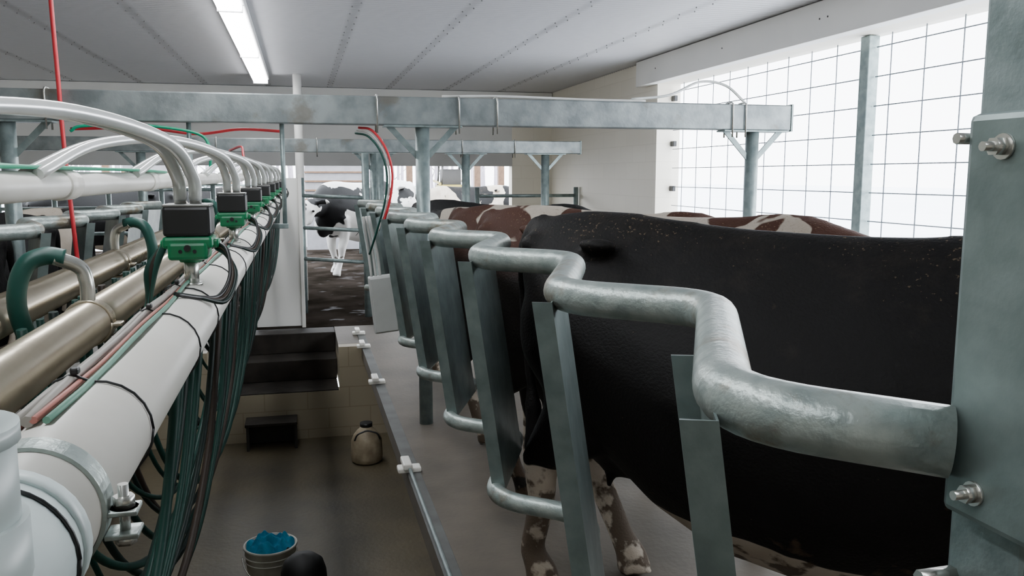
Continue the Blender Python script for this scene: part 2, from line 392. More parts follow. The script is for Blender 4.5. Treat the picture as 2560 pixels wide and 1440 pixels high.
# ------------------------------------------------------------------ beams + posts
def gusset_pts(mb,x,y,zt,s,w=.2):
    t=.006
    mb.add([(x+s*.04,y-t,zt-w),(x+s*.04,y-t,zt-w+.05),(x+s*(w-.02),y-t,zt),(x+s*(w+.03),y-t,zt),
            (x+s*.04,y+t,zt-w),(x+s*.04,y+t,zt-w+.05),(x+s*(w-.02),y+t,zt),(x+s*(w+.03),y+t,zt)],
           [(0,1,2,3),(7,6,5,4),(0,3,7,4),(1,5,6,2),(0,4,5,1),(2,6,7,3)])
def support(x,y,zt,r=.045):
    e=empty("support_post",(x,y,0),"round galvanised support post with braces under a beam","post",group="galvanised support posts")
    MB().cyl((x,y,0),(x,y,zt-.012),r,20).obj("post_tube",GALV,None,None,e)
    for s in(1,-1):
        mb=MB(); gusset_pts(mb,x,y,zt-.012,s); mb.obj("brace",GALV,None,None,e)
    MB().box(x-.25,x+.25,y-.06,y+.06,zt-.012,zt,.002).obj("top_plate",GALV,None,None,e)
def beam(x0,x1,y,z0,z1,ubs):
    e=empty("overhead_beam",((x0+x1)/2,y,z0),"long rectangular galvanised steel beam spanning the parlour","beam")
    MB().box(x0,x1,y-.05,y+.05,z0,z1,.008).obj("beam_tube",GALVB,None,None,e)
    MB().box(x1-.012,x1+.004,y-.056,y+.056,z0-.006,z1+.006,.002).obj("end_cap",GALV,None,None,e)
    for x in ubs:
        MB().tube(fillet([(x,y-.06,z0-.05),(x,y-.06,z1+.01),(x,y+.06,z1+.01),(x,y+.06,z0-.05)],.03,4),.006,8).obj("u_bolt",CHROME,None,None,e)
    return e
B1=5.45
beam(-4.4,3.40,B1,H(.313),H(.49),(-1.40,.48,1.0,1.25,2.93,3.03))
for x in(-1.62,.77,3.12): support(x,B1,H(.313))
B2=10.1
beam(-4.4,3.40,B2,H(.262),H(.415),(-.9,.2,.95,1.9,2.55))
for x in(-1.7,.85,1.95,2.95): support(x,B2,H(.262),.05)
MB().cyl((0,11.4,0),(0,11.4,ZC-.005),.055,20).obj("white_column",WHITEB,"round white steel column reaching the ceiling","column")

# ------------------------------------------------------------------ rump rails
def mx(sign,x): return x if sign>0 else -.7-x
def rail(sign,kmax,k0=0):
    g="zigzag rump rails"
    pts=[];low=[]
    if sign>0: pts=[(.671,.735,H(-.285))]
    for k in range(k0,kmax+1):
        nx=.55 if k>0 else .475
        pts.append((mx(sign,nx),.87+.92*k,H(-.27))); low.append((mx(sign,.585),.81+.92*k,.57))
        if k<kmax:
            pts.append((mx(sign,.815),1.54+.92*k,H(-.27))); low.append((mx(sign,.87),1.50+.92*k,.57))
    MB().tube(fillet(pts,.12,8),.0395,22).obj("rump_rail",GALVR,"thick galvanised zigzag tube rail behind the cows","rail",group=g)
    MB().tube(fillet(low,.14,8),.031,16).obj("lower_rail",GALVR,"lower galvanised zigzag tube rail near cow legs","rail",group="lower zigzag rails")
    for k in range(k0,kmax+1):
        nx,ny=(.535 if k>0 else .46),.87+.92*k
        d=Vector((.376,.926)); A=Vector((nx-.04,ny+.005));B=Vector((nx,ny-.012));C=B+d*(.36 if k==0 else .34 if k==1 else .44);D=C+Vector((-.035,.012))
        V=[]
        for (z,off) in ((H(-.282),0),(.575 if k>1 else .45,.115 if k>1 else .14)):
            for p in(A,B,C,D): V.append((mx(sign,p.x+off),p.y,z))
        F=[(0,1,5,4),(1,2,6,5),(2,3,7,6)]
        mb=MB(); mb.add(V,F); o=mb.obj("splash_panel",GALVD,"tall folded galvanised sheet panel hanging under the rail","panel",group="galvanised splash panels")
        md=o.modifiers.new("thick","SOLIDIFY"); md.thickness=.005; md.offset=0
rail(1,8); rail(-1,8,2)

e=empty("end_post",(.74,.71,0),"galvanised square end post with bolted plate holding the rail","post")
MB().box(.692,.80,.65,.752,0,2.93,.006).obj("post_tube",GALV,None,None,e)
MB().box(.674,.691,.56,.746,H(-.364),H(.063),.008).obj("bolt_plate",GALVD,None,None,e)
for (y,h) in((.695,.028),(.700,-.330),(.6,.02),(.6,-.33)):
    mb=MB(); mb.cyl((.647,y,H(h)),(.674,y,H(h)),.005,10); mb.cyl((.659,y,H(h)),(.673,y,H(h)),.0095,6); mb.cyl((.670,y,H(h)),(.675,y,H(h)),.013,16)
    mb.obj("bolt",CHROME,None,None,e)
MB().cyl((.647,.74,H(-.44)),(.692,.74,H(-.44)),.009,6).obj("bolt",CHROME,None,None,e)
MB().cyl((.668,.753,H(.038)),(.692,.753,H(.038)),.006,8).obj("bolt",CHROME,None,None,e)

MB().box(.525,.60,1.0,8.9,.0,.006,.002).obj("curb_strip",CURB,"dull metal strip along the platform edge","edge strip")
MB().box(mx(-1,.60),mx(-1,.525),1.0,8.9,.0,.006,.002).obj("curb_strip",CURB,"dull metal strip along the platform edge","edge strip")
def clip(y):
    e=empty("rod_clip",(.55,y,.006),"white plastic clip on the platform edge strip","clip",group="white rod clips")
    MB().box(.475,.605,y-.04,y+.04,.006,.035,.008).obj("clip_base",PVC,None,None,e)
    MB().box(.50,.55,y-.08,y+.08,.035,.07,.008).obj("clip_jaw",PVC,None,None,e)
for y in(4.54,6.6,8.05,8.75): clip(y)
MB().cyl((.535,1.2,.045),(.535,4.45,.045),.010,12).obj("guide_rod",GALV,"thin steel rod running along the platform edge","rod")

e=empty("control_box",(.56,5.85,.54),"light grey wall box with conduits beside the cow platform","control box")
MB().box(.475,.645,5.81,5.90,.56,.96,.01).obj("box_body",BOXG,None,None,e)
MB().box(.483,.637,5.795,5.81,.57,.95,.005).obj("box_door",BOXG,None,None,e)
for i,x in enumerate((.50,.53,.56)): MB().tube(crom([(x,5.86,.96),(x+.0,5.86,1.12),(x-.01-.01*i,5.8,1.38)],5),.009,8).obj("conduit",WHT,None,None,e)
e.rotation_euler=(0,-.10,0)

# ------------------------------------------------------------------ pipes
PX,PH,PR=-.201,-.248,.050
MB().cyl((PX,.56,H(PH)),(PX,9.25,H(PH)),PR,36).obj("vacuum_pipe",PVC,"large white plastic pipeline with cable ties","pipe")
MB().cyl((-.365,.45,H(-.255)),(-.365,9.2,H(-.255)),.037,28).obj("milk_pipe",STEEL,"brushed stainless steel milk pipeline","pipe",group="stainless milk pipes")
MB().cyl((-.53,.45,H(-.25)),(-.53,9.2,H(-.25)),.037,28).obj("milk_pipe",STEEL,"brushed stainless steel milk pipeline","pipe",group="stainless milk pipes")
mb=MB().cyl((-.52,.4,H(-.022)),(-.52,9.2,H(-.022)),.03,24)
for y in(1.35,2.1,3.2,4.4,5.6,6.8,8): mb.cyl((-.52,y-.05,H(-.022)),(-.52,y+.05,H(-.022)),.0345,24)
mb.obj("upper_pipe",PVC,"white plastic upper pipeline with couplings","pipe")
RX,RY=-.199,.50
e=empty("pipe_riser",(RX,RY,H(-.33)),"grey-white plastic riser and elbow fitting at the pipe end","pipe fitting")
MB().cyl((RX,RY,H(-.2)),(RX,RY,2.93),.033,28).obj("riser_pipe",PVCB,None,None,e)
mb=MB().cyl((RX,RY,H(-.22)),(RX,RY,H(-.14)),.041,28); mb.cyl((RX,RY,H(-.146)),(RX,RY,H(-.136)),.0435,28)
mb.obj("coupling",PVCB,None,None,e)
mb=MB(); mb.cyl((PX,.40,H(PH)),(PX,.60,H(PH)),.0525,32); mb.cyl((PX,.588,H(PH)),(PX,.605,H(PH)),.0545,32)
mb.cyl((RX,.5,H(PH)),(RX,.5,H(-.19)),.045,28)
mb.obj("tee_fitting",PVCB,None,None,e)
MB().ring((PX,.572,H(PH)),(0,1,0),.0535,.0016,36,6).obj("seal_ring",BLACK,None,None,e)
cy_=.665
e=empty("pipe_clamp",(PX,cy_,H(PH-.05)),"galvanised pipe clamp with bolt and nuts","clamp")
V=[];F=[];n=48
for i in range(n+1):
    a=2*math.pi*i/n
    for (rr,dy) in((PR+.0005,-.013),(PR+.0035,-.013),(PR+.0035,.013),(PR+.0005,.013)): V.append((PX+rr*math.cos(a),cy_+dy,H(PH)+rr*math.sin(a)))
for i in range(n):
    for k in range(4): F.append((i*4+k,i*4+(k+1)%4,(i+1)*4+(k+1)%4,(i+1)*4+k))
MB().add(V,F).obj("band",GALVR,None,None,e)
for dz in(.006,-.012): MB().box(PX+PR,PX+PR+.024,cy_-.012,cy_+.012,H(PH+dz-.012),H(PH+dz-.008),.001).obj("lug",GALVR,None,None,e)
mb=MB(); bx=PX+PR+.013; mb.cyl((bx,cy_,H(PH-.030)),(bx,cy_,H(PH+.016)),.004,12); mb.cyl((bx,cy_,H(PH-.002)),(bx,cy_,H(PH+.007)),.008,6); mb.cyl((bx,cy_,H(PH-.031)),(bx,cy_,H(PH-.024)),.008,6); mb.cyl((bx,cy_,H(PH-.004)),(bx,cy_,H(PH-.002)),.0105,16)
mb.obj("bolt",CHROME,None,None,e)
for i,(m,nm,a,r) in enumerate(((GREYC,"grey",106,.005),(GREYC,"grey",116,.005),(REDF,"faded red",98,.0032),(GRNF,"faded green",91,.0032),(REDF,"faded red",124,.0022))):
    a=math.radians(a); pts=[]
    for k in range(0,80):
        y=.72+k*.106; rr=PR+r+.001+.002*math.sin(k*1.3+i); aa=a+.06*math.sin(k*.5+i)
        pts.append((PX+math.cos(aa)*rr,y,H(PH)+math.sin(aa)*rr))
    MB().tube(pts,r,7).obj("pipe_cable",m,"thin %s cable tied along the white pipe"%nm,"cable",group="cables on the white pipe")
for y in(.86,1.27,1.55,1.95,2.35,2.75,3.2,3.7,4.2,4.8,5.6,6.4):
    e=empty("cable_tie",(PX,y,H(PH)),"black plastic cable tie around the white pipe","cable tie",group="cable ties on the white pipe")
    pts=[]
    for k in range(25):
        a=2*math.pi*k/24; R=PR+.0025+(.010 if .5<math.sin(a) and -.6<math.cos(a)<.0 else 0); pts.append((PX+math.cos(a)*R,y+.006*math.cos(a),H(PH)+math.sin(a)*R))
    MB().tube(pts,.0014,5).obj("tie_strap",BLACK,None,None,e)
    MB().box(PX-.017,PX-.009,y-.005,y+.005,H(PH+PR+.010),H(PH+PR+.017),.002).obj("tie_head",BLACK,None,None,e)

def pulsator(y):
    x=PX+.002; z=H(PH+PR); b=z+.013
    e=empty("pulsator",(x,y,z),"green and black pulsator with clear hoses on the white pipe","pulsator",group="row of pulsators")
    mb=MB().cyl((x,y,z-.006),(x,y,b+.040),.013,16); mb.cyl((x,y,z-.004),(x,y,z+.004),.019,16)
    mb.obj("inlet_stem",CHROME,None,None,e)
    mb=MB(); mb.tube([(x,y,b+.028),(x,y,b+.040),(x,y,b+.048)],[.019,.026,.033],16)
    mb.box(x-.043,x+.043,y-.038,y+.038,b+.054,b+.076,.006)
    mb.box(x-.034,x+.034,y-.042,y+.034,b+.034,b+.066,.006)
    mb.box(x+.034,x+.052,y-.018,y+.018,b+.054,b+.070,.004)
    mb.cyl((x-.050,y,b+.060),(x-.035,y,b+.060),.008,10)
    mb.obj("green_body",GREENP,None,None,e)
    MB().box(x-.041,x+.041,y-.037,y+.037,b+.076,b+.130,.006).obj("black_cap",BLACK,None,None,e)
    MB().box(x-.040,x+.040,y-.036,y+.036,b+.129,b+.134,.002).obj("top_plate",GREYT,None,None,e)
    mb=MB()
    for sx in(-.012,.012): mb.cyl((x+sx,y-.0425,b+.050),(x+sx,y-.044,b+.050),.0035,8)
    mb.cyl((x,y-.041,b+.056),(x,y-.046,b+.056),.006,10)
    mb.obj("cover_screw",BLACK,None,None,e)
    mb=MB()
    for sx in(-.013,.013): mb.cyl((x+sx,y,b+.132),(x+sx,y,b+.160),.0105,12)
    mb.obj("outlet_stub",CHROME,None,None,e)
    for sx in(-.013,.013):
        pts=crom([(x+sx,y,b+.142),(x+sx-.002,y-.02,b+.186),(x+sx*.8-.03,y-.11,b+.244),(x-.13+sx*.5,y-.33,b+.275),(x-.24+sx*.3,y-.6,b+.252),(x-.31+sx,y-.82,b+.187)],7)
        MB().tube(pts,.0115,12).obj("clear_hose",CLEAR,None,None,e)
    for i,m in enumerate((BLACK,BROWNH,DBLACK)):
        o=.005*i
        pts=crom([(x+.045,y,b+.062-o),(x+.066,y-.03,b+.050-o),(x+.072+o,y-.06,z+.02),(x+.056+o,y-.10,z-.010-o),(x+.03,y-.15,z-.006),(x-.002,y-.2,z+.008)],5)
        MB().tube(pts,.004,7).obj("signal_cable",m,None,None,e)
    for i,m in enumerate((GREENH,BROWNH,DGREEN)):
        pts=crom([(x-.044,y+.01*i,b+.060),(x-.062-.006*i,y,z+.03),(x-.076,y+.0,z-.03),(x-.087,y-.03,z-.12),(x-.093,y-.05,z-.3)],5)
        MB().tube(pts,.0065,8).obj("pulse_hose",m,None,None,e)
    return e
PY=[1.63+1.02*k for k in range(8)]
p0=pulsator(PY[0])
for y in PY[1:]: copy_thing(p0,(0,y-PY[0],0))

def inlet(y,kind):
    x=-.365 if kind==0 else -.53; z=H(-.255+.036)
    e=empty("milk_inlet_hose",(x,y,z),"steel elbow with green rubber hose on the stainless pipe","hose",group="milk inlet hoses")
    mb=MB(); 
    for dy in(-.01,-.005,0,.005,.01): mb.ring((x,y+dy,H(-.255)),(0,1,0),.039,.003,28,6)
    mb.box(x-.045,x-.036,y-.012,y+.012,H(-.28),H(-.24),.002); mb.box(x+.036,x+.055,y-.012,y+.012,H(-.262),H(-.255),.002)
    mb.obj("clamp_band",STEEL,None,None,e)
    s=-1 if kind==0 else 1
    MB().tube(crom([(x,y,z-.005),(x,y,z+.035),(x+s*.01,y,z+.062),(x+s*.045,y-.01,z+.08)],6),.0125,14).obj("elbow",CHROME,None,None,e)
    MB().tube(crom([(x+s*.03,y-.005,z+.078),(x+s*.06,y-.01,z+.083),(x+s*.09,y-.02,z+.065),(x+s*.105,y-.02,z+.0),(x+s*.09,y,z-.12),(x+s*.085,y,z-.4)],6),.0155,14).obj("rubber_hose",GREENH,None,None,e)
    return e
ia=inlet(1.58,0); ib=inlet(2.65,1)
for k in range(1,4): copy_thing(ia,(0,2.04*k,0)); copy_thing(ib,(0,2.04*k,0))

yy=1.45; j=0
while yy<8.9:
    m,c=((DGREEN,"dark green"),(DGREEN,"dark green"),(DBLACK,"black"),(DGREEN,"dark green"),(DGREEN,"dark green"),(DBLACK,"black"),(BROWNH,"brown"),(DGREEN,"dark green"))[j%8]
    dep=random.uniform(.48,.72); r=.0064 if j%2 else .0085; sw=random.uniform(.85,1.0)
    sw=min(sw,(yy-.55)/.95)
    xs=random.uniform(-.015,.006)
    pts=crom([(-.205+xs,yy,H(-.28)),(-.212+xs,yy-.05*sw,H(-.42)),(-.232+xs,yy-.16*sw,H(-.3-dep*.55)),(-.275+xs,yy-.36*sw,H(-.28-dep*.9)),(-.34,yy-.56*sw,H(-.3-dep)),(-.40,yy-.76*sw,H(-.3-dep*.82)),(-.44,yy-.90*sw,H(-.3-dep*.4)),(-.45,yy-.95*sw,H(-.25))],7)
    MB().tube(pts,r,8).obj("milking_hose",m,"%s rubber milking hose sweeping in a long loop"%c,"hose",group="hanging milking hoses")
    yy+=.11 if yy<4.5 else .14; j+=1

e=empty("pipe_hanger",(-.42,B1,H(-.31)),"steel rods and cross bar carrying the pipelines","pipe hanger")
for x in(-.64,-.10): MB().cyl((x,B1,H(-.30)),(x,B1,H(.313)),.014,12).obj("hanger_rod",GALV,None,None,e)
MB().box(-.68,-.08,B1-.025,B1+.025,H(-.33),H(-.30),.003).obj("cross_bar",GALV,None,None,e)
MB().box(-.66,-.45,B1-.02,B1+.02,H(-.062),H(-.052),.002).obj("upper_bar",GALV,None,None,e)
e=empty("pipe_hanger",(-.42,.5,H(-.31)),"steel rods and cross bar carrying the pipelines","pipe hanger")
MB().box(-.68,-.27,.50,.54,H(-.32),H(-.292),.003).obj("cross_bar",GALV,None,None,e)
MB().cyl((-.64,.52,H(-.30)),(-.64,.52,ZC-.01),.012,12).obj("hanger_rod",GALV,None,None,e)

def hose(pts,r,m,lab,g="coloured air hoses"):
    return MB().tube(crom(pts,8),r,10).obj("air_hose",m,lab,"hose",group=g)
hose([(-1.325,5.36,2.93),(-1.32,5.35,2.55),(-1.315,5.36,2.2),(-1.31,5.36,1.9),(-1.30,5.36,1.6),(-1.285,5.36,1.3),(-1.27,5.36,.95)],.0125,RED,"red air hose hanging from the ceiling past the beam")
hose([(-1.30,5.5,1.92),(-.9,5.5,1.93),(-.6,5.52,1.9),(-.35,5.5,1.93),(-.1,5.5,1.92)],.009,RED,"red air hose running along under the beam")
hose([(-1.27,5.36,1.90),(-1.2,5.36,1.93),(-.9,5.38,1.94),(-.6,5.38,1.9),(-.52,5.36,1.82),(-.52,5.36,1.66)],.009,GRN2,"green air hose looping down from the beam")
hose([(.37,5.5,1.95),(.45,5.45,1.93),(.53,5.42,1.82),(.57,5.42,1.67),(.555,5.44,1.5),(.51,5.49,1.33)],.008,RED,"red air hose curving down from the beam")
hose([(.36,5.51,1.933),(.44,5.46,1.91),(.515,5.43,1.808),(.553,5.43,1.665),(.538,5.45,1.49),(.485,5.51,1.29)],.006,WHT,"white air hose curving down from the beam")
hose([(.35,5.52,1.916),(.43,5.47,1.892),(.50,5.44,1.797),(.538,5.44,1.66),(.523,5.46,1.48),(.47,5.52,1.28),(.43,5.62,1.13)],.007,GREENH,"green air hose curving down from the beam")
hose([(-.75,9.9,1.92),(-.6,9.5,1.95),(-.55,9.0,1.85),(-.5,8.6,1.68)],.012,RED,"red air hose curving from the far beam to the pipes")
for i in range(4):
    hose([(-.50-.02*i,.5,H(.012+.008*i)),(-.52+.012*i,1.2,H(.014+.004*i)),(-.50-.01*i,1.9,H(.016)),(-.52+.01*i,2.8,H(.016)),(-.515,3.6,H(.012))],.0045,GRN2,"thin green hose lying along the upper pipe")
hose([(2.2,5.45,2.16),(2.5,5.5,2.2),(2.75,5.55,2.30),(2.95,5.55,2.28),(3.08,5.5,2.16)],.009,CLEAR,"clear hose arching over the beam")
hose([(.9,5.45,2.15),(1.3,5.46,2.16),(1.9,5.45,2.15),(2.3,5.45,2.15)],.009,WHT,"white hose lying on top of the beam")

e=empty("white_gate_panel",(-.22,9.36,0),"white plastic panel standing at the end of the pit","panel")
MB().box(-.50,-.03,9.33,9.36,.02,1.62,.004).obj("panel_sheet",WHITEB,None,None,e)
MB().box(-.03,.01,9.32,9.38,.0,1.66,.004).obj("panel_edge",PVC,None,None,e)

e=empty("cattle_gate",(.35,10,0),"galvanised tube gate at the cow entrance","gate")
for z in(1.40,1.02,.65): MB().tube([(.02,10.3,z+.01),(.72,9.9,z-.01)],.022,12).obj("gate_bar",GALV,None,None,e)
for x,y in((.0,10.32),(.73,9.88),(.90,9.9)): MB().cyl((x,y,0),(x,y,1.62 if x<.1 else 1.9),.042,14).obj("gate_post",GALV,None,None,e)

e=empty("bucket",(-.24,4.92,-.89),"white plastic bucket filled with blue cloths","bucket")
mb=MB(); mb.lathe((-.24,4.92,-.89),[(0,.0),(.115,.0),(.12,.02),(.148,.37),(.155,.375),(.155,.385),(.143,.385),(.115,.03),(0,.03)],32)
for z,r in((.30,.147),(.335,.150)): mb.ring((-.24,4.92,-.89+z),(0,0,1),r,.004,32,6)
mb.obj("bucket_shell",BUCK,None,None,e)
hp=[(-.24+.155*math.cos(a),4.92-.10*math.sin(a)-.07,-.89+.35-.13*math.sin(a)) for a in [math.pi*k/14 for k in range(15)]]
MB().tube(hp,.004,6).obj("handle",CHROME,None,None,e)
mb=MB();V=[];F=[];n=44
for i in range(n):
    for j in range(n):
        u=(i/(n-1)-.5)*2;v=(j/(n-1)-.5)*2
        rr=max(abs(u),abs(v)); 
        L=math.hypot(u,v) or 1; sx,sy=u*rr/L,v*rr/L
        z=.392+.016*math.sin(7*sx+3*sy+2*math.sin(3*sy))+.012*math.sin(9*sy-5*sx+1.5*math.sin(5*sx))+.006*math.sin(19*sx+8*sy)+.01*(1-rr*rr)
        if rr>.85: z-= (rr-.85)*.2
        V.append((-.24+sx*.138,4.92+sy*.138,-.89+z))
for i in range(n-1):
    for j in range(n-1): F.append((i*n+j,(i+1)*n+j,(i+1)*n+j+1,i*n+j+1))
mb.add(V,F,True); mb.obj("cloth",BLUEC,"crumpled bright blue cloths heaped in the bucket","cloth")
mb=MB(); mb.lathe((-.05,4.45,-.89),[(.15,0),(.155,.02),(.145,.03),(.12,.42),(.105,.47),(.07,.50),(.0,.515)],28)
mb.obj("rubber_pail",PINK,"upturned black rubber pail on the pit floor","pail")
def jug(x,y,s=1):
    e=empty("plastic_jug",(x,y,-.89),"stained beige plastic jug with black handle on pit floor","jug")
    MB().lathe((x,y,-.89),[(0,0),(.11,0),(.135,.02),(.14,.06),(.135,.2),(.115,.25),(.085,.29),(.06,.31),(.05,.33),(0,.33)],24).obj("jug_body",JUGM,None,None,e)
    MB().cyl((x,y,-.565),(x,y,-.53),.055,16).obj("jug_cap",BLACK,None,None,e)
    MB().tube(fillet([(x-.11,y-.10,-.66),(x-.09,y-.12,-.60),(x,y-.10,-.575),(x+.09,y-.12,-.60),(x+.11,y-.10,-.66)],.03),.008,8).obj("jug_handle",BLACK,None,None,e)
jug(.50,7.35)

# ------------------------------------------------------------------ cows
def loft(mb,secs,seg=28,pw=2.15):
    V=[];F=[]
    for (x,zc,hh,hw,tp) in secs:
        for k in range(seg):
            a=2*math.pi*k/seg; c,s=math.cos(a),math.sin(a)
            yy=math.copysign(abs(c)**(2/pw),c)*hw; zz=math.copysign(abs(s)**(2/pw),s)*hh
            if s>0: yy*=1-tp*s
            V.append((x,yy,zc+zz))
    n=len(secs)
    for i in range(n-1):
        for k in range(seg):
            a=i*seg+k;b=i*seg+(k+1)%seg; F.append((a,b,b+seg,a+seg))
    F.append(tuple(range(seg))[::-1]); F.append(tuple((n-1)*seg+k for k in range(seg)))
    mb.add(V,F,True)
def cow_mesh(name,headlow=0,yaw=0,step=0,deep=0,lk=1.0):
    mb=MB()
    def sec(x,top,bot,hw,tp):
        q=deep*max(0,1-((x-1.0)/1.1)**2); bot-=q; return (x,(top+bot)/2,(top-bot)/2,hw+.3*q,tp)
    loft(mb,[sec(-.06,1.36,1.24,.07,0),sec(-.02,1.40,1.10,.15,.2),sec(.06,1.43,.92,.23,.4),sec(.18,1.445,.77,.285,.5),sec(.33,1.445,.67,.31,.6),sec(.52,1.425,.56,.335,.65),
             sec(.75,1.41,.49,.37,.65),sec(1.0,1.405,.48,.37,.65),sec(1.2,1.415,.53,.33,.6),sec(1.38,1.435,.57,.285,.6),sec(1.52,1.42,.63,.245,.55),sec(1.64,1.37,.74,.19,.4),sec(1.72,1.28,.88,.13,.2)])
    K=lambda L:[v*(lk if i>1 else 1) for i,v in enumerate(L)]
    for s in(-1,1):
        mb.ball((.30,s*.20,1.335),.045,12,(1.8,.9,.7)); mb.ball((.0,s*.12,1.31),.05,12)
        mb.ball((.2,s*.16,1.02),.20,14,(1.1,.62,1.3)); mb.ball((1.42,s*.14,.98),.2,14,(.9,.55,1.3))
        st=step*s
        mb.tube([(.16,s*.18,1.0),(.27,s*.19,.80),(.22,s*.18,.66),(.08,s*.175,.50),(.12-st*.3,s*.17,.34),(.15-st,s*.17,.14),(.19-st,s*.17,.08),(.21-st,s*.17,.0)],
                K([.18,.165,.115,.062,.045,.042,.05,.062]),12,rw=K([.11,.105,.08,.048,.04,.038,.048,.055]))
        mb.tube([(1.42,s*.17,.90),(1.38,s*.165,.72),(1.37,s*.16,.56),(1.39+st*.3,s*.16,.42),(1.38+st*.5,s*.16,.3),(1.38+st,s*.16,.14),(1.41+st,s*.16,.08),(1.43+st,s*.16,0)],
                K([.14,.10,.07,.06,.043,.042,.05,.062]),12,rw=K([.08,.07,.06,.055,.04,.04,.048,.055]))
    mb.ball((.38,0,.66),.21,16,(1.15,.9,.95))
    for sx in(-.07,.08):
        for s in(-1,1): mb.cyl((.38+sx,s*.08,.52),(.38+sx,s*.085,.43),.020,8)
    mb.ball((1.62,0,.78-deep*.6),.16+deep*.3,12,(.9,.6,1.3))
    d=-.45*headlow
    cy=math.cos(yaw);sy=math.sin(yaw)
    def P(x,z,y=0):
        lx=x-1.55; return (1.55+lx*cy-y*sy,lx*sy+y*cy,z+d*min(1,max(0,lx/.5)))
    mb.tube([P(1.45,1.17),P(1.65,1.20),P(1.85,1.27),P(2.0,1.34)],[.26,.215,.17,.13],16,rw=[.18,.14,.105,.09])
    mb.tube([P(1.94,1.42),P(2.03,1.38),P(2.14,1.30),P(2.27,1.19),P(2.37,1.10),P(2.42,1.06)],[.07,.125,.125,.09,.075,.05],16,rw=[.06,.105,.105,.075,.08,.05])
    mb.ball(P(2.39,1.07),.068,12,(1,1.15,.9)); mb.ball(P(2.12,1.22),.09,12)
    for s in(-1,1):
        mb.tube([P(1.99,1.41,s*.08),P(1.97,1.42,s*.15),P(1.955,1.41,s*.22),P(1.95,1.39,s*.27)],[.03,.055,.05,.02],10,rw=[.02,.022,.02,.015])
        mb.ball(P(2.15,1.34,s*.10),.028,10)
    mb.tube(crom([(-.0,0,1.38),(-.07,.0,1.36),(-.115,.0,1.2),(-.10,.02,.9),(-.07,.02,.66),(-.06,.02,.5),(-.05,.02,.32)],4),
            [.045]*4+[.036]*4+[.026]*8+[.04]*4+[.048]*4+[.02],8)
    me=bpy.data.meshes.new(name+"_raw"); me.from_pydata([tuple(v) for v in mb.v],[],mb.f); me.update()
    o=bpy.data.objects.new(name+"_raw",me); COL.objects.link(o)
    r=o.modifiers.new("r","REMESH"); r.mode='VOXEL'; r.voxel_size=.018
    s=o.modifiers.new("s","SMOOTH"); s.factor=.5; s.iterations=12
    dg=bpy.context.evaluated_depsgraph_get(); dg.update()
    out=bpy.data.meshes.new_from_object(o.evaluated_get(dg)); out.name=name
    bpy.data.objects.remove(o); 
    zmin=min(v.co.z for v in out.vertices)
    for v in out.vertices: v.co.z-=zmin
    for p in out.polygons: p.use_smooth=True
    info=[]
    for s in(-1,1): info.append(P(2.16,1.345,s*.123))
    return out,info,zmin
COWA=cow_mesh("cow_standing",.55,0,.05)
COWN=cow_mesh("cow_deep",.3,0,-.10,.19,1.22)
COWB=cow_mesh("cow_head_turned",.75,.45,.1,0,1.15)
EYE=mat("cow_eye",(.01,.008,.006),.1)
def cow(src,x,y,ang,m,label,sc=(1,1,1),group=None,pitch=0):
    me=src[0].copy(); me.materials.clear(); me.materials.append(m)
    o=bpy.data.objects.new("cow",me); COL.objects.link(o)
    o.location=(x,y,.004); o.rotation_euler=(0,math.radians(pitch),math.radians(ang)); o.scale=sc
    o["label"]=label; o["category"]="cow"
    if group: o["group"]=group
    for p in src[1]:
        mb=MB(); mb.ball((0,0,0),.02,10); q=mb.obj("eye",EYE,origin=(0,0,0)); q.parent=o; q.location=(p[0],p[1],p[2]-src[2])
    return o
BK=(.0055,.0055,.006); WH=(.52,.46,.385); BR=(.066,.027,.017)
M1=cow_mat("black_cow_coat",(.0058,.0052,.005),WH,.84,1.3,mud=.48,lz=(.64,.42),mz=(.62,.32))
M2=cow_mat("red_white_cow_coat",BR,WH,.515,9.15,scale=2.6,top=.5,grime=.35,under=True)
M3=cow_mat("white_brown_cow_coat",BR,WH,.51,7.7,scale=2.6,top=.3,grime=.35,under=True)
M4=cow_mat("black_white_cow_coat",BK,WH,.54,6.1,scale=1.9)
M5=cow_mat("mostly_white_cow_coat",BK,(.80,.79,.77),.475,2.45,scale=2.2,flecks=False,mud=.62,grime=.1)
M6=cow_mat("black_cow_coat_plain",BK,WH,.66,3.3,scale=1.5,flecks=False)
G="cows standing in the milking stalls"
X0=.99
cow(COWN,.95,3.26,-50,M1,"black dairy cow standing in the stall beside the zigzag rail",(1.13,1.0,1.045),G,1.0)
cow(COWA,X0,4.28,-45.5,M2,"red and white dairy cow standing behind the black cow",(1.06,.93,1.035),G)
cow(COWA,X0,5.22,-45.5,M3,"white and brown dairy cow standing in a stall",(1.04,.93,1.015),G)
cow(COWA,X0,6.20,-45.5,M4,"black and white dairy cow standing in a stall",(1,.93,.98),G)
cow(COWA,X0,7.16,-45.5,M6,"mostly black dairy cow standing in a far stall",(1,.93,1),G)
for i,y in enumerate((4.3,5.28,6.26,7.24)):
    cow(COWA,-.7-X0-.02,y,225.5,(M6,M4,M6,M4)[i],("mostly black dairy cow in the opposite stall row","black and white dairy cow in the opposite stall row")[i%2],(1,.93,.97),G)
cow(COWB,1.85,15.0,212,M5,"white and black spotted cow waiting behind the gate",(1.1,1.2,1.08))
cow(COWA,4.2,17.0,178,M4,"black and white cow waiting in the holding area")
cow(COWA,-.9,16.4,172,M4,"black and white cow waiting in the holding area")
cow(COWA,-2.0,14.3,190,M6,"mostly black cow waiting in the holding area")

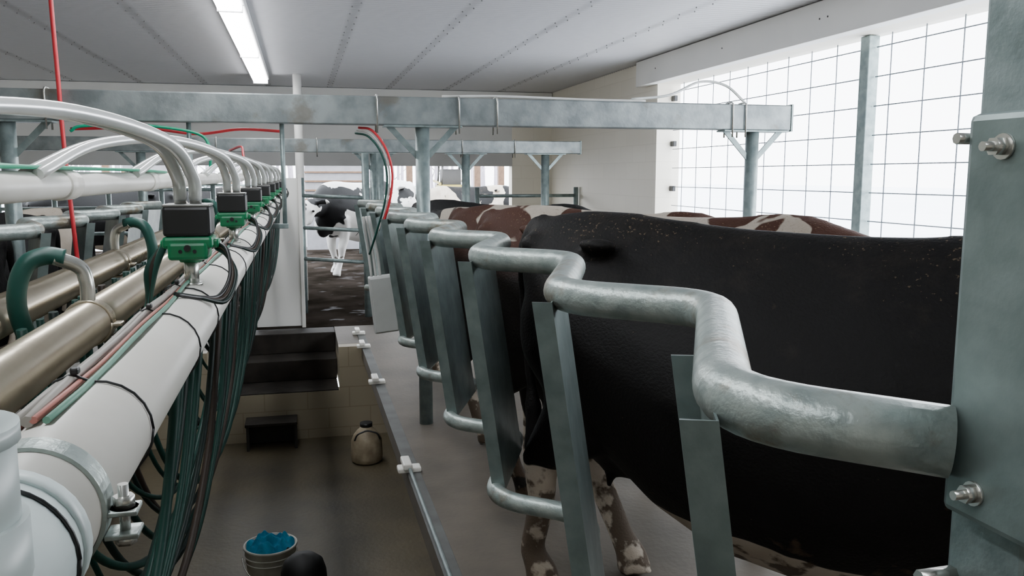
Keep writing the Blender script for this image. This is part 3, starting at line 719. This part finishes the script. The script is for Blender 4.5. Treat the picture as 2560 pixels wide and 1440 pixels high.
# ------------------------------------------------------------------ holding area and outside
def fence(x0,x1,y,zs=(.45,.8,1.15),n=4):
    e=empty("pipe_fence",((x0+x1)/2,y,0),"galvanised tube fence in the holding area","fence",group="holding area fences")
    for z in zs: MB().cyl((x0,y,z),(x1,y,z),.025,10).obj("fence_bar",GALV,None,None,e)
    for i in range(n): 
        x=x0+(x1-x0)*i/(n-1); MB().cyl((x,y,0),(x,y,zs[-1]+.12),.035,10).obj("fence_post",GALV,None,None,e)
fence(1.2,6.0,18.0,(.6,1.0,1.3),5); fence(-4.6,-1.2,12.6,(.5,.85,1.2,1.45),6); fence(-7,-.5,17.5,(.5,.9,1.25,1.45),6); fence(2.4,3.85,11.6,(.7,1.1,1.36),2)
for x,y in((2.45,19.6),(2.75,19.7),(4.05,19.6),(4.65,19.7),(-1.5,19.6),(-4,19.6)):
    MB().box(x-.07,x+.07,y-.07,y+.07,0,3.1,.006).obj("wooden_post",WOOD,"weathered wooden post of the open barn","post",group="wooden barn posts")
SHEET=mat("pale_sheet",(.27,.27,.29),.5)
for xa,xb in((.1,1.45),(-3.6,-2.4)):
    e=empty("slatted_fence",((xa+xb)/2,19.2,0),"pale corrugated sheet wall with brown rails","wall",group="sheet fences")
    MB().box(xa,xb,19.2,19.24,0,2.2).obj("sheet",SHEET,None,None,e)
    for z in(.9,1.1,1.3,1.5,1.7,1.9): MB().box(xa-.02,xb+.02,19.16,19.2,z,z+.035).obj("board",WOOD,None,None,e)
lx,ly=6.3,36
e=empty("skid_loader",(lx,ly,0),"yellow skid loader parked outside in the snow","loader")
MB().box(lx-.55,lx+.55,ly-.9,ly+.9,.35,1.25,.08).obj("loader_body",YEL,None,None,e)
mb=MB()
for sx in(-.5,.5):
    for sy in(-.5,.5): mb.tube([(lx+sx,ly+sy,1.2),(lx+sx*.9,ly+sy,2.05)],.04,8)
mb.box(lx-.52,lx+.52,ly-.55,ly+.55,2.03,2.1,.02); mb.box(lx-.42,lx+.42,ly-.1,ly+.45,1.2,1.9,.02)
mb.obj("cab_frame",DARKM,None,None,e)
for sx in(-.68,.68):
    for sy in(-.55,.55): MB().cyl((lx+sx-.12,ly+sy,.42),(lx+sx+.12,ly+sy,.42),.42,20).obj("wheel",BLACK,None,None,e)
    MB().tube([(lx+sx*.9,ly+.8,1.4),(lx+sx*.9,ly-.8,1.3),(lx+sx*.9,ly-1.2,.5)],.06,8).obj("lift_arm",YEL,None,None,e)
MB().box(lx-.8,lx+.8,ly-1.7,ly-1.1,.1,.6,.05).obj("loader_bucket",DARKM,None,None,e)
mb=MB()
for i in range(100):
    x=-25+i*.43+random.uniform(-.2,.2); y=75+random.uniform(-4,4); hgt=random.uniform(5,9)
    mb.tube([(x,y,.001),(x+random.uniform(-.2,.2),y,hgt*.6),(x+random.uniform(-.5,.5),y,hgt)],[.16,.1,.03],5)
    for j in range(5):
        z=hgt*random.uniform(.2,.9); mb.tube([(x,y,z),(x+random.uniform(-1.3,1.3),y,z+random.uniform(.4,1.3))],[.05,.02],4)
mb.obj("bare_trees",mat("bare_tree_bark",(.42,.38,.42),.9),"line of bare winter trees beyond the snowy yard","trees",None,"stuff")

# ------------------------------------------------------------------ world + camera
w=bpy.data.worlds.new("world"); scene.world=w; w.use_nodes=True
bg=w.node_tree.nodes["Background"]; n=w.node_tree.nodes; l=w.node_tree.links
tc=n.new("ShaderNodeTexCoord"); sp=n.new("ShaderNodeSeparateXYZ"); l.new(tc.outputs["Generated"],sp.inputs[0])
r=n.new("ShaderNodeValToRGB"); r.color_ramp.elements[0].color=(.92,.95,1,1); r.color_ramp.elements[1].color=(.85,.92,1,1)
l.new(sp.outputs["Z"],r.inputs[0]); l.new(r.outputs[0],bg.inputs[0]); bg.inputs[1].default_value=10.5

cam=bpy.data.cameras.new("camera"); co=bpy.data.objects.new("camera",cam); COL.objects.link(co)
cam.sensor_width=36; cam.lens=2100/2560*36; cam.clip_start=.02; cam.clip_end=500
psi=math.radians(14.04); phi=math.radians(7.65)
Fw=Vector((math.sin(psi)*math.cos(phi),math.cos(psi)*math.cos(phi),-math.sin(phi)))
R=Vector((math.cos(psi),-math.sin(psi),0)); U=R.cross(Fw)
M=Matrix((R,U,-Fw)).transposed().to_4x4(); M.translation=Vector((0,0,CZ)); co.matrix_world=M
scene.camera=co
